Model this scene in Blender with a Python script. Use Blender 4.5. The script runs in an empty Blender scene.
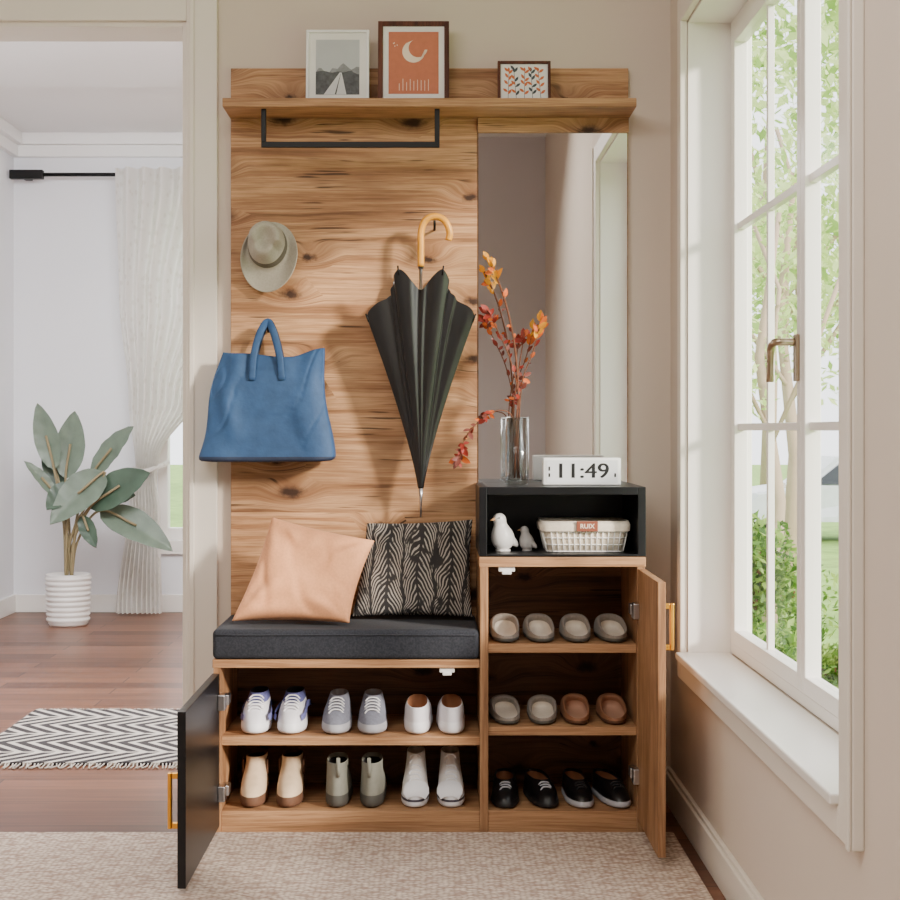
import bpy, bmesh, math, random
from mathutils import Vector, Matrix, noise
random.seed(7)
SC=bpy.context.scene
COL=SC.collection
pi=math.pi

# ---------------------------------------------------------------- helpers
def lin(c):
    def f(v):
        v/=255.0
        return v/12.92 if v<=0.04045 else ((v+0.055)/1.055)**2.4
    return (f(c[0]),f(c[1]),f(c[2]),1.0)

def empty(name,loc=(0,0,0),rot=(0,0,0)):
    o=bpy.data.objects.new(name,None); o.empty_display_size=.05
    o.location=loc; o.rotation_euler=rot
    COL.objects.link(o); return o

def mesh(name,verts,faces,mats,parent=None,smooth=True,mi=None,sub=0,weld=False,bev=0):
    me=bpy.data.meshes.new(name); me.from_pydata([tuple(v) for v in verts],[],faces)
    if not isinstance(mats,(list,tuple)): mats=[mats]
    for m in mats: me.materials.append(m)
    if mi:
        for p,i in zip(me.polygons,mi): p.material_index=i
    bm=bmesh.new(); bm.from_mesh(me)
    if weld: bmesh.ops.remove_doubles(bm,verts=bm.verts,dist=1e-5)
    bmesh.ops.recalc_face_normals(bm,faces=bm.faces)
    for f in bm.faces: f.smooth=smooth
    bm.to_mesh(me); bm.free()
    o=bpy.data.objects.new(name,me); COL.objects.link(o)
    if parent: o.parent=parent
    if bev:
        m=o.modifiers.new('bevel','BEVEL'); m.width=bev; m.segments=2; m.limit_method='ANGLE'
    if sub:
        m=o.modifiers.new('sub','SUBSURF'); m.levels=sub; m.render_levels=sub
    return o

def box(name,x0,x1,y0,y1,z0,z1,mat,parent=None,bev=.0012):
    v=[(x0,y0,z0),(x1,y0,z0),(x1,y1,z0),(x0,y1,z0),(x0,y0,z1),(x1,y0,z1),(x1,y1,z1),(x0,y1,z1)]
    f=[(0,3,2,1),(4,5,6,7),(0,1,5,4),(1,2,6,5),(2,3,7,6),(3,0,4,7)]
    return mesh(name,v,f,mat,parent,smooth=False,bev=bev)

def boxes(name,lst,mat,parent=None,bev=.0012):
    V=[];F=[]
    for (x0,x1,y0,y1,z0,z1) in lst:
        b=len(V)
        V+=[(x0,y0,z0),(x1,y0,z0),(x1,y1,z0),(x0,y1,z0),(x0,y0,z1),(x1,y0,z1),(x1,y1,z1),(x0,y1,z1)]
        F+=[tuple(b+i for i in f) for f in [(0,3,2,1),(4,5,6,7),(0,1,5,4),(1,2,6,5),(2,3,7,6),(3,0,4,7)]]
    return mesh(name,V,F,mat,parent,smooth=False,bev=bev)

def loft(name,rings,mats,parent=None,mi=None,cap0=True,cap1=True,sub=0,smooth=True,closed=True):
    n=len(rings[0]); V=[];F=[];M=[]
    for r in rings: V+=r
    for k in range(len(rings)-1):
        for i in range(n if closed else n-1):
            j=(i+1)%n
            F.append((k*n+i,k*n+j,(k+1)*n+j,(k+1)*n+i)); M.append(mi[k] if mi else 0)
    if cap0: F.append(tuple(range(n))[::-1]); M.append(mi[0] if mi else 0)
    if cap1: F.append(tuple((len(rings)-1)*n+i for i in range(n))); M.append(mi[-1] if mi else 0)
    return mesh(name,V,F,mats,parent,smooth,M,sub)

def lathe(name,prof,mat,parent=None,n=40,c=(0,0,0),cap0=True,cap1=True):
    rings=[]
    for (r,z) in prof:
        rings.append([(c[0]+r*math.cos(2*pi*i/n),c[1]+r*math.sin(2*pi*i/n),c[2]+z) for i in range(n)])
    return loft(name,rings,mat,parent,cap0=cap0,cap1=cap1)

def smoothpts(P,k=8):
    P=[Vector(p) for p in P]
    if len(P)<3: return P
    out=[]
    Q=[2*P[0]-P[1]]+P+[2*P[-1]-P[-2]]
    for i in range(1,len(Q)-2):
        a,b,c,d=Q[i-1],Q[i],Q[i+1],Q[i+2]
        for j in range(k):
            t=j/k
            out.append(0.5*((2*b)+(c-a)*t+(2*a-5*b+4*c-d)*t*t+(3*b-a-3*c+d)*t**3))
    out.append(P[-1]); return out

def tube_data(P,r,n=10):
    P=[Vector(p) for p in P]
    m=len(P); rings=[]
    t0=(P[1]-P[0]).normalized()
    up=Vector((0,0,1)) if abs(t0.z)<.9 else Vector((1,0,0))
    u=t0.cross(up).normalized()
    for i in range(m):
        t=(P[min(i+1,m-1)]-P[max(i-1,0)]).normalized()
        u=(u-t*u.dot(t)).normalized(); v=t.cross(u)
        rr=r[i] if isinstance(r,(list,tuple)) else r
        rings.append([P[i]+u*math.cos(2*pi*k/n)*rr+v*math.sin(2*pi*k/n)*rr for k in range(n)])
    return rings

def tube(name,P,r,mat,parent=None,n=10,sm=0):
    if sm: P=smoothpts(P,sm)
    return loft(name,tube_data(P,r,n),mat,parent)

def tubes(name,lst,r,mat,parent=None,n=8):
    V=[];F=[]
    for P in lst:
        R=tube_data(P,r,n)
        b=len(V)
        for q in R: V+=q
        for k in range(len(R)-1):
            for i in range(n):
                j=(i+1)%n
                F.append((b+k*n+i,b+k*n+j,b+(k+1)*n+j,b+(k+1)*n+i))
        F.append(tuple(b+i for i in range(n))); F.append(tuple(b+(len(R)-1)*n+i for i in range(n)))
    return mesh(name,V,F,mat,parent)

def text(name,body,size,loc,mat,parent=None,off=0.0,ext=.0004,sx=1):
    c=bpy.data.curves.new(name,'FONT'); c.body=body; c.size=size; c.align_x='CENTER'; c.align_y='CENTER'
    c.extrude=ext; c.offset=off
    o=bpy.data.objects.new(name,c); o.location=loc; o.rotation_euler=(pi/2,0,0); o.scale=(sx,1,1)
    c.materials.append(mat); COL.objects.link(o)
    if parent: o.parent=parent
    return o

# ---------------------------------------------------------------- materials
class N:
    def __init__(s,name):
        s.m=bpy.data.materials.new(name); s.m.use_nodes=True
        s.t=s.m.node_tree; s.b=s.t.nodes['Principled BSDF']; s.out=s.t.nodes['Material Output']
    def n(s,typ,**kw):
        o=s.t.nodes.new(typ)
        for k,v in kw.items(): setattr(o,k,v)
        return o
    def l(s,a,b): s.t.links.new(a,b)
    def math(s,op,a,b=None,c=None):
        o=s.n('ShaderNodeMath',operation=op)
        for i,x in enumerate((a,b,c)):
            if x is None: continue
            if isinstance(x,(int,float)): o.inputs[i].default_value=x
            else: s.l(x,o.inputs[i])
        return o.outputs[0]
    def comb(s,x,y,z):
        o=s.n('ShaderNodeCombineXYZ')
        for i,v in enumerate((x,y,z)):
            if isinstance(v,(int,float)): o.inputs[i].default_value=v
            else: s.l(v,o.inputs[i])
        return o.outputs[0]
    def obj(s,scale=(1,1,1),rot=(0,0,0)):
        tc=s.n('ShaderNodeTexCoord'); mp=s.n('ShaderNodeMapping')
        mp.inputs['Scale'].default_value=scale; mp.inputs['Rotation'].default_value=rot
        s.l(tc.outputs['Object'],mp.inputs[0]); return mp.outputs[0]
    def noise(s,vec,scale,detail=3,rough=.5,dist=0):
        o=s.n('ShaderNodeTexNoise'); o.inputs['Scale'].default_value=scale; o.inputs['Detail'].default_value=detail
        o.inputs['Roughness'].default_value=rough; o.inputs['Distortion'].default_value=dist
        s.l(vec,o.inputs['Vector']); return o.outputs['Fac']
    def ramp(s,fac,stops,interp='LINEAR'):
        r=s.n('ShaderNodeValToRGB'); e=r.color_ramp.elements; r.color_ramp.interpolation=interp
        while len(e)<len(stops): e.new(.5)
        for i,(p,c) in enumerate(stops): e[i].position=p; e[i].color=c
        s.l(fac,r.inputs[0]); return r.outputs[0]
    def mix(s,fac,a,b,blend='MIX'):
        o=s.n('ShaderNodeMix',data_type='RGBA',blend_type=blend)
        for sock,x in ((o.inputs[0],fac),(o.inputs[6],a),(o.inputs[7],b)):
            if isinstance(x,(int,float,tuple)): sock.default_value=x
            else: s.l(x,sock)
        return o.outputs[2]
    def bump(s,h,strength=.3,dist=.002):
        b=s.n('ShaderNodeBump'); b.inputs['Strength'].default_value=strength; b.inputs['Distance'].default_value=dist
        s.l(h,b.inputs['Height']); s.l(b.outputs[0],s.b.inputs['Normal'])
    def maprange(s,v,a,b,c,d,smooth=True):
        o=s.n('ShaderNodeMapRange',interpolation_type='SMOOTHSTEP' if smooth else 'LINEAR')
        s.l(v,o.inputs[0])
        for i,x in enumerate((a,b,c,d)): o.inputs[i+1].default_value=x
        return o.outputs[0]

def pm(name,col,rough=.5,metal=0,noise=None,bump=None,sheen=0,coat=0,spec=None):
    k=N(name); c=lin(col)
    k.b.inputs['Roughness'].default_value=rough; k.b.inputs['Metallic'].default_value=metal
    if sheen: k.b.inputs['Sheen Weight'].default_value=sheen
    if coat: k.b.inputs['Coat Weight'].default_value=coat
    if spec is not None: k.b.inputs['Specular IOR Level'].default_value=spec
    sc,amt=noise or (9,.06)
    f=k.noise(k.obj(),sc,4)
    a=tuple(v*(1-amt) for v in c[:3])+(1,); b=tuple(min(1,v*(1+amt)) for v in c[:3])+(1,)
    k.l(k.ramp(f,[(.3,a),(.7,b)]),k.b.inputs['Base Color'])
    if bump: k.bump(k.noise(k.obj(),bump[0],3),bump[1],bump[2] if len(bump)>2 else .002)
    return k.m

def wood(name,light,mid,dark,rot=(0,0,0),knots=True,rough=.58,plank=.19,contrast=1.0):
    k=N(name); vec=k.obj(rot=rot)
    sep=k.n('ShaderNodeSeparateXYZ'); k.l(vec,sep.inputs[0])
    X,Y,Z=sep.outputs
    pl=k.math('FLOOR',k.math('DIVIDE',k.math('ADD',Z,.03),plank))
    wn=k.n('ShaderNodeTexWhiteNoise',noise_dimensions='1D'); k.l(pl,wn.inputs['W'])
    xo=k.math('ADD',X,k.math('MULTIPLY',wn.outputs['Value'],3.0))
    kv=k.comb(k.math('MULTIPLY',X,4.0),k.math('MULTIPLY',Z,7.4),0.0)
    vo=k.n('ShaderNodeTexVoronoi',voronoi_dimensions='2D'); vo.inputs['Scale'].default_value=1.0; vo.inputs['Randomness'].default_value=1.0
    k.l(kv,vo.inputs['Vector']); d=vo.outputs['Distance']
    sc_=k.n('ShaderNodeSeparateColor'); k.l(vo.outputs['Color'],sc_.inputs[0])
    on=k.math('GREATER_THAN',sc_.outputs[0],.30) if knots else 0.0
    size=k.maprange(sc_.outputs[1],0,1,.6,1.5,False)
    Kr=k.maprange(d,0,.40,1,0)
    K=k.math('MULTIPLY',Kr,on)
    low=k.noise(k.comb(k.math('MULTIPLY',xo,1.2),Y,k.math('MULTIPLY',Z,4.0)),1.0,2)
    zz=k.math('ADD',Z,k.math('ADD',k.math('MULTIPLY',low,.040),k.math('MULTIPLY',K,.034)))
    g=k.noise(k.comb(k.math('MULTIPLY',xo,.8),k.math('MULTIPLY',Y,6.0),k.math('MULTIPLY',zz,25.0)),1.0,8,.70,.15)
    fine=k.noise(k.comb(k.math('MULTIPLY',xo,9.0),k.math('MULTIPLY',Y,60.0),k.math('MULTIPLY',zz,300.0)),1.0,3,.6)
    streak=k.noise(k.comb(k.math('MULTIPLY',xo,3.2),k.math('MULTIPLY',Y,30.0),k.math('MULTIPLY',zz,95.0)),1.0,4,.65)
    col=k.ramp(g,[(.30,lin(dark)),(.43,lin(mid)),(.53,lin(light)),(.64,lin(mid)),(.76,lin(dark))])
    col=k.mix(.78,col,k.ramp(fine,[(.3,(.58,.53,.49,1)),(.6,(1,1,1,1))]),'MULTIPLY')
    col=k.mix(k.maprange(streak,.57,.71,0,.62*contrast),col,lin(dark))
    if knots:
        blot=k.noise(k.comb(k.math('MULTIPLY',X,2.4),0.0,k.math('MULTIPLY',zz,9.0)),1.0,3,.6)
        col=k.mix(k.maprange(blot,.48,.68,0,.55),col,lin((126,86,56)))
        col=k.mix(k.math('MULTIPLY',K,.50),col,lin((112,68,42)))
        dn=k.math('DIVIDE',k.math('ADD',d,k.math('MULTIPLY',k.math('SUBTRACT',k.noise(vec,45,4,.7),.5),.16)),size)
        km=k.math('MULTIPLY',k.maprange(dn,.03,.14,.95,0),on)
        col=k.mix(km,col,lin((48,28,18)))
        cr=k.noise(k.comb(k.math('MULTIPLY',xo,5.0),0.0,k.math('MULTIPLY',zz,120.0)),1.0,2,.5)
        cg=k.noise(k.comb(k.math('MULTIPLY',X,5.0),3.0,k.math('MULTIPLY',Z,9.0)),1.0,2)
        col=k.mix(k.math('MULTIPLY',k.maprange(cr,.60,.67,0,.85),k.maprange(cg,.46,.56,0,1)),col,lin((58,36,24)))
    pv=k.maprange(wn.outputs['Value'],0,1,.82,1.08,False)
    col=k.mix(1.0,col,k.comb(pv,pv,pv),'MULTIPLY')
    k.l(col,k.b.inputs['Base Color']); k.b.inputs['Roughness'].default_value=rough
    k.b.inputs['Specular IOR Level'].default_value=.3
    k.bump(fine,.15,.001)
    return k.m

OAK=wood('oak_panel',(212,166,122),(178,130,90),(116,78,52))
OAKS=wood('oak_board',(190,146,106),(162,118,82),(112,78,52),knots=False,plank=5)
OAKV=wood('oak_vertical',(190,146,106),(162,118,82),(112,78,52),rot=(0,pi/2,0),knots=False,plank=5)
OAKD=wood('oak_inside_shaded',(142,102,72),(120,84,58),(80,54,36),plank=.3)  # same oak, darkened: the cabinet interior's shade is put into the colour
WALL=pm('warm_wall_paint',(218,204,189),.85,noise=(2,.015),bump=(180,.04,.001))
WALLG=pm('grey_wall_paint',(206,200,200),.85,noise=(2,.02))
WALLW=pm('white_wall_paint',(242,243,248),.85,noise=(2,.01))
CEIL=pm('ceiling_paint',(248,247,246),.9,noise=(2,.01))
TRIM=pm('trim_paint',(234,226,214),.45,noise=(2,.01))
WTRIM=pm('window_paint',(246,242,236),.35,noise=(2,.01))
BLACK=pm('black_lacquer',(14,15,18),.36,noise=(4,.03),spec=.35)
BLKM=pm('black_metal',(10,10,11),.5,spec=.3)
GOLD=pm('brass',(240,176,70),.28,metal=1)
STEEL=pm('steel',(195,195,198),.28,metal=1)
WPLAS=pm('white_plastic',(238,238,236),.35)

k=N('mirror_silver'); k.b.inputs['Metallic'].default_value=1; k.b.inputs['Roughness'].default_value=.01
k.b.inputs['Base Color'].default_value=(.92,.93,.94,1); MIRROR=k.m
k=N('window_glass'); tr=k.n('ShaderNodeBsdfTransparent'); gl=k.n('ShaderNodeBsdfGlossy'); gl.inputs['Roughness'].default_value=.02
mx=k.n('ShaderNodeMixShader'); mx.inputs[0].default_value=.03
k.l(tr.outputs[0],mx.inputs[1]); k.l(gl.outputs[0],mx.inputs[2]); k.l(mx.outputs[0],k.out.inputs[0]); GLASS=k.m
k=N('vase_glass'); tr=k.n('ShaderNodeBsdfTransparent'); tr.inputs[0].default_value=(.93,.95,.95,1)
gl=k.n('ShaderNodeBsdfGlossy'); gl.inputs['Roughness'].default_value=.03
fr=k.n('ShaderNodeLayerWeight'); fr.inputs[0].default_value=.3
mx=k.n('ShaderNodeMixShader'); k.l(fr.outputs['Facing'],mx.inputs[0]); k.l(tr.outputs[0],mx.inputs[1]); k.l(gl.outputs[0],mx.inputs[2]); k.l(mx.outputs[0],k.out.inputs[0]); VGLASS=k.m

k=N('walnut_floor'); vec=k.obj()
br=k.n('ShaderNodeTexBrick'); k.l(vec,br.inputs[0]); br.offset=.37; br.inputs['Scale'].default_value=1
br.inputs['Brick Width'].default_value=1.15; br.inputs['Row Height'].default_value=.125; br.inputs['Mortar Size'].default_value=.0024; br.inputs['Mortar Smooth'].default_value=.3
br.inputs['Color1'].default_value=lin((134,90,68)); br.inputs['Color2'].default_value=lin((88,54,40)); br.inputs['Mortar'].default_value=lin((34,20,14)); br.inputs['Bias'].default_value=-.1
g=k.noise(k.obj((1.6,34,1)),1.5,6,.6,.4)
gr=k.ramp(g,[(.3,(.52,.47,.44,1)),(.65,(1.12,1.08,1.03,1))])
k.l(k.mix(.85,br.outputs['Color'],gr,'MULTIPLY'),k.b.inputs['Base Color']); k.b.inputs['Roughness'].default_value=.36
k.b.inputs['Specular IOR Level'].default_value=.35
k.bump(br.outputs['Fac'],-.3,.001); FLOOR=k.m
k=N('woven_rug'); 
vo=k.n('ShaderNodeTexVoronoi'); vo.inputs['Scale'].default_value=1; vo.inputs['Randomness'].default_value=.55
k.l(k.obj((85,130,1)),vo.inputs['Vector'])
sp=k.noise(k.obj((26,60,1)),1.0,3)
col=k.ramp(vo.outputs['Distance'],[(.1,lin((236,220,204))),(.75,lin((166,142,126)))])
col=k.mix(k.maprange(sp,.50,.62,0,.6),col,lin((152,120,104)))
k.l(col,k.b.inputs['Base Color']); k.b.inputs['Roughness'].default_value=.95
k.bump(vo.outputs['Distance'],-.8,.004); RUG=k.m
k=N('herringbone_rug'); vec=k.obj(); sep=k.n('ShaderNodeSeparateXYZ'); k.l(vec,sep.inputs[0])
u=k.math('PINGPONG',sep.outputs[1],.14)
s=k.math('FRACT',k.math('DIVIDE',k.math('ADD',sep.outputs[0],k.math('MULTIPLY',u,.9)),.060))
st=k.math('MULTIPLY',k.math('GREATER_THAN',s,.40),k.math('GREATER_THAN',u,.006))
k.l(k.mix(st,lin((200,192,182)),lin((52,48,50))),k.b.inputs['Base Color']); k.b.inputs['Roughness'].default_value=.95
k.bump(k.noise(vec,300,2),.4,.003); HERR=k.m
def fabric(name,col,sc=420,amt=.25,rough=.95,sheen=.1):
    k=N(name); c=lin(col)
    nz=k.noise(k.obj(),sc*.6,3)
    a=tuple(v*(1-amt) for v in c[:3])+(1,); b=tuple(min(1,v*(1+amt)) for v in c[:3])+(1,)
    k.l(k.ramp(nz,[(.35,a),(.65,b)]),k.b.inputs['Base Color']); k.b.inputs['Roughness'].default_value=rough
    k.b.inputs['Sheen Weight'].default_value=sheen; k.b.inputs['Specular IOR Level'].default_value=.25
    k.bump(nz,.3,.001); return k.m
CHAR=fabric('charcoal_fabric',(46,48,54),sheen=.03)
PEACH=fabric('peach_fabric',(232,164,118),300,.05,.8)
k=N('feather_fabric'); sep=k.n('ShaderNodeSeparateXYZ'); k.l(k.obj(),sep.inputs[0])
nz=k.noise(k.obj(),10,2); n2=k.noise(k.obj((1,1,.6)),42,3)
xx=k.math('ADD',k.math('ADD',sep.outputs[0],k.math('MULTIPLY',sep.outputs[2],-.05)),k.math('MULTIPLY',nz,.05))
u=k.math('PINGPONG',xx,.038)
un=k.math('DIVIDE',u,.038)
arc=k.math('MULTIPLY',k.math('POWER',un,.55),.095)
s=k.math('FRACT',k.math('DIVIDE',k.math('SUBTRACT',sep.outputs[2],k.math('ADD',arc,k.math('ADD',k.math('MULTIPLY',nz,.04),k.math('MULTIPLY',n2,.012)))),.0165))
wdt=k.math('ADD',.44,k.math('MULTIPLY',un,.24))
m1=k.maprange(k.math('SUBTRACT',s,wdt),-.02,.06,0,1); m2=k.maprange(n2,.34,.44,0,1); m3=k.math('GREATER_THAN',un,.08)
m4=k.math('LESS_THAN',k.math('ADD',un,k.math('MULTIPLY',n2,.3)),1.06)
mm=k.math('MULTIPLY',k.math('MULTIPLY',m1,m2),k.math('MULTIPLY',m3,m4))
k.l(k.mix(mm,lin((48,46,46)),lin((176,168,158))),k.b.inputs['Base Color']); k.b.inputs['Roughness'].default_value=.9
k.bump(k.noise(k.obj(),350,2),.3,.001); FEATH=k.m

FELT=fabric('olive_felt',(176,170,154),350,.06)
FELTD=fabric('hat_band_fabric',(104,97,82),350,.08)
BLUE=pm('blue_leather',(48,80,120),.62,noise=(34,.14),bump=(110,.35,.002),spec=.35)
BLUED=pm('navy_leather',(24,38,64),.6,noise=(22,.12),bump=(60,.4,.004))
SATIN=pm('black_nylon',(14,14,15),.30,noise=(12,.1),spec=.7)
BAMB=pm('bamboo_handle',(236,164,54),.35,noise=(30,.15))
CERAM=pm('white_ceramic',(236,232,228),.35,noise=(6,.03))
GREYC=pm('grey_ceramic',(170,164,160),.4,noise=(20,.1))
DARK=pm('dark_lining',(40,38,40),.8)

# ---------------------------------------------------------------- room
XR=.60; XO=.745; CZ=2.5
box('floor',-3.0,XO,-4.7,4.32,-.06,0,FLOOR,bev=0)
WY0,WY1,WZ0,WZ1=-1.724,-.27,.41,1.90
boxes('wall_right',[(XR,XO,-4.7,WY0,0,2.6),(XR,XO,WY1,4.32,0,2.6),(XR,XO,WY0,WY1,0,WZ0),(XR,XO,WY0,WY1,WZ1,2.6)],WALL,bev=0)
boxes('wall_back',[(-.62,XR,0,.15,0,2.6),(-2.0,-.62,0,.15,1.967,2.6),(-3.0,-2.0,0,.15,0,2.6)],WALL,bev=0)
box('wall_left',-3.0,-2.6,-4.7,0,0,2.6,WALL,bev=0)
box('wall_front',-2.6,XR,-4.7,-4.5,0,2.6,WALLG,bev=0)
box('ceiling',-3.0,XO,-4.7,.15,CZ,2.62,CEIL,bev=0)
FW=(-1.42,-.72,.37,2.10)
boxes('wall_back_far_room',[(-3.0,FW[0],4.16,4.32,0,2.6),(FW[1],XR,4.16,4.32,0,2.6),(FW[0],FW[1],4.16,4.32,0,FW[2]),(FW[0],FW[1],4.16,4.32,FW[3],2.6)],WALLW,bev=0)
box('wall_left_far_room',-3.0,-2.16,.15,4.16,0,2.6,WALLW,bev=0)
box('ceiling_far_room',-3.0,XO,.15,4.32,2.46,2.6,CEIL,bev=0)
box('ceiling_soffit',-2.16,XR,.151,2.85,2.42,2.46,CEIL,bev=.003)
boxes('trim_1',[(-2.16,XR,4.10,4.16,2.40,2.46),(-2.16,XR,4.13,4.16,2.34,2.40),(-2.16,-2.10,2.85,4.10,2.40,2.46),(-2.16,-2.13,2.85,4.13,2.34,2.40)],CEIL,bev=.004)
boxes('baseboard_far_room',[(-2.16,FW[0]+.9,4.145,4.16,0,.09),(-2.16,-2.145,.15,4.145,0,.09)],WTRIM,bev=.002)
boxes('baseboard_right',[(XR-.016,XR,-4.5,-.016,0,.078),(XR-.010,XR,-4.5,-.016,.078,.088)],TRIM,bev=.002)
boxes('baseboard_back',[(.494,XR,-.016,0,0,.078),(.494,XR,-.010,0,.078,.088)],TRIM,bev=.002)
boxes('trim_2',[(-.62,-.543,-.018,0,0,2.05),(-2.06,-.62,-.018,0,1.967,2.05),(-.612,-.60,-.024,-.018,0,2.04),(-2.06,-.543,-.026,0,2.05,2.065)],TRIM,bev=.002)
boxes('trim_3',[(-2.0,-.632,-.002,.152,1.955,1.967),(-.632,-.62,-.002,.152,0,1.967)],TRIM,bev=.001)
# right window
boxes('trim_4',[(XR-.018,XR,WY1,WY1+.045,WZ0-.06,WZ1+.06),(XR-.018,XR,WY0-.075,WY0,WZ0-.06,WZ1+.06),(XR-.018,XR,WY0,WY1,WZ1,WZ1+.06),(XR-.018,XR,WY0,WY1,WZ0-.06,WZ0-.012),(XR-.024,XR-.018,WY0-.075,WY0-.060,WZ0-.06,WZ1+.06)],TRIM,bev=.003)
box('windowsill',XR-.03,.697,WY0+.001,WY1-.001,WZ0-.012,WZ0+.004,WTRIM,bev=.003)
w=empty('window_1')
fy0,fy1,fz0,fz1=WY0+.006,WY1-.006,WZ0+.004,WZ1-.006
fr=.026
def rim(nm,x0,x1,a,b,z0,z1,s,mat,par,bev=.002):
    return boxes(nm,[(x0,x1,a,a+s,z0,z1),(x0,x1,b-s,b,z0,z1),(x0,x1,a+s,b-s,z0,z0+s),(x0,x1,a+s,b-s,z1-s,z1)],mat,par,bev)
boxes('jamb_liner',[(XR,XO,WY1-.006,WY1,WZ0,WZ1),(XR,XO,WY0,WY0+.006,WZ0,WZ1),(XR,XO,WY0+.006,WY1-.006,WZ1-.006,WZ1)],WTRIM,w,bev=0)
rim('outer_frame',.700,XO,fy0,fy1,fz0,fz1,fr,WTRIM,w)
ym=(fy0+fy1)/2
def sash(nm,a,b):
    z0,z1=fz0+fr+.001,fz1-fr-.001; s=.032
    rim(nm,.697,.728,a,b,z0,z1,s,WTRIM,w)
    c=(a+b)/2; zs=[z0+s,.944,1.409,z1-s]; L=[]
    for z in (.944,1.409): L.append((.706,.722,a+s,b-s,z-.008,z+.008))
    for q in range(3):
        L.append((.707,.721,c-.008,c+.008,zs[q]+(.008 if q else 0),zs[q+1]-(.008 if q<2 else 0)))
    boxes(nm+'_muntins',L,WTRIM,w,bev=.001)
    box(nm+'_glass',.7135,.7145,a+s,b-s,z0+s,z1-s,GLASS,w,bev=0)
sash('sash_left',ym+.001,fy1-fr-.001); sash('sash_right',fy0+fr+.001,ym-.001)
h=empty('window_handle')
BRZ=pm('satin_nickel',(168,150,128),.3,metal=1)
box('base_plate',.689,.697,ym+.006,ym+.030,1.03,1.12,BRZ,h,bev=.002)
tube('lever',[(.692,ym+.019,1.105),(.667,ym+.019,1.105),(.657,ym+.023,1.105),(.652,ym+.036,1.102),(.652,ym+.055,1.088),(.652,ym+.062,1.030)],.0075,BRZ,h,sm=4)
w2=empty('window_2')
a,b,c,d=FW
mid=(a+b)/2
L=[(a,a+.05,4.18,4.26,c,d),(b-.05,b,4.18,4.26,c,d),(a+.05,b-.05,4.18,4.26,c,c+.06),(a+.05,b-.05,4.18,4.26,d-.06,d),(mid-.025,mid+.025,4.181,4.259,c+.06,d-.06)]
for x0,x1 in ((a+.05,mid-.025),(mid+.025,b-.05)):
    L.append((x0,x1,4.19,4.25,1.50,1.54)); q=(x0+x1)/2; L+=[(q-.01,q+.01,4.2,4.24,c+.06,1.50),(q-.01,q+.01,4.2,4.24,1.54,d-.06)]
boxes('frame',L,WTRIM,w2,bev=.002)
boxes('casing',[(a-.07,a,4.145,4.16,c-.07,d+.07),(b,b+.07,4.145,4.16,c-.07,d+.07),(a,b,4.145,4.16,d,d+.07),(a,b,4.13,4.16,c-.07,c)],WTRIM,w2,bev=.002)

# ---------------------------------------------------------------- hall tree
HT=empty('hall_tree')
box('back_panel',-.508,.111,-.02,-.001,0,1.72,OAK,HT)
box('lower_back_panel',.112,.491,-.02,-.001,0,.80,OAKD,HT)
box('mirror_backing',.112,.491,-.016,-.001,.80,1.72,OAKS,HT)
box('mirror_glass',.114,.488,-.0205,-.016,.805,1.684,MIRROR,HT,bev=0)
box('mirror_top_rail',.112,.491,-.030,-.016,1.684,1.72,OAK,HT)
box('ledge_board',-.508,.491,-.02,-.001,1.742,1.846,OAK,HT)
box('top_shelf',-.510,.493,-.165,-.001,1.72,1.741,OAKS,HT)
box('bench_side',-.509,-.491,-.33,-.02,0,.386,OAKV,HT)
box('bench_board',-.511,.108,-.332,-.02,.386,.405,OAKS,HT)
box('divider',.109,.128,-.33,-.02,0,.62,OAKV,HT)
box('cabinet_side',.473,.491,-.33,-.02,0,.62,OAKV,HT)
box('cabinet_top',.107,.493,-.332,-.02,.62,.643,OAKS,HT)
boxes('bottom_board',[(-.491,.109,-.325,-.02,0,.053),(.128,.473,-.325,-.02,0,.053)],OAKS,HT)
box('bench_shelf',-.491,.109,-.318,-.02,.204,.224,OAKS,HT)
boxes('cabinet_shelves',[(.128,.473,-.318,-.02,.419,.439),(.128,.473,-.318,-.02,.227,.247)],OAKS,HT)
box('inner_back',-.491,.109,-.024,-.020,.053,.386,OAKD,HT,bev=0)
boxes('black_cubby',[(.107,.125,-.332,-.022,.6435,.805),(.475,.493,-.332,-.022,.6435,.805),(.125,.475,-.332,-.022,.787,.805),(.125,.475,-.332,-.022,.6435,.649),(.125,.475,-.034,-.022,.649,.787)],BLACK,HT)
def rbox(name,x0,x1,y0,y1,z0,z1,mat,parent,r=.012):
    o=box(name,x0,x1,y0,y1,z0,z1,mat,parent,bev=r)
    o.modifiers['bevel'].segments=5
    for p in o.data.polygons: p.use_smooth=True
    return o
SCU=empty('seat_cushion')
rbox('pad',-.511,.106,-.335,-.024,.4055,.475,CHAR,SCU)
tubes('piping',[smoothpts([(-.502,-.336,.462),(-.2,-.3365,.463),(.098,-.336,.462)],6)],.002,CHAR,SCU)
box('bench_door',-.511,-.494,-.835,-.336,.02,.374,BLACK,HT)
box('cabinet_door',.474,.491,-.66,-.334,.035,.616,OAKV,HT)
def dhandle(nm,x,s,y,z0,z1,dp):
    return boxes(nm,[(min(x,x+s*(dp-.008)),max(x,x+s*(dp-.008)),y-.006,y+.006,z0,z0+.012),(min(x,x+s*(dp-.008)),max(x,x+s*(dp-.008)),y-.006,y+.006,z1-.012,z1),(min(x+s*(dp-.008),x+s*dp),max(x+s*(dp-.008),x+s*dp),y-.008,y+.008,z0,z1)],GOLD,HT,bev=.0015)
dhandle('bench_door_handle',-.511,-1,-.79,.13,.243,.026)
dhandle('cabinet_door_handle',.491,1,-.61,.466,.566,.024)
L=[]
for z in (.31,.10): L+=[(-.491,-.474,-.325,-.285,z-.012,z+.012),(-.494,-.478,-.365,-.325,z-.018,z+.018)]
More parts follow.
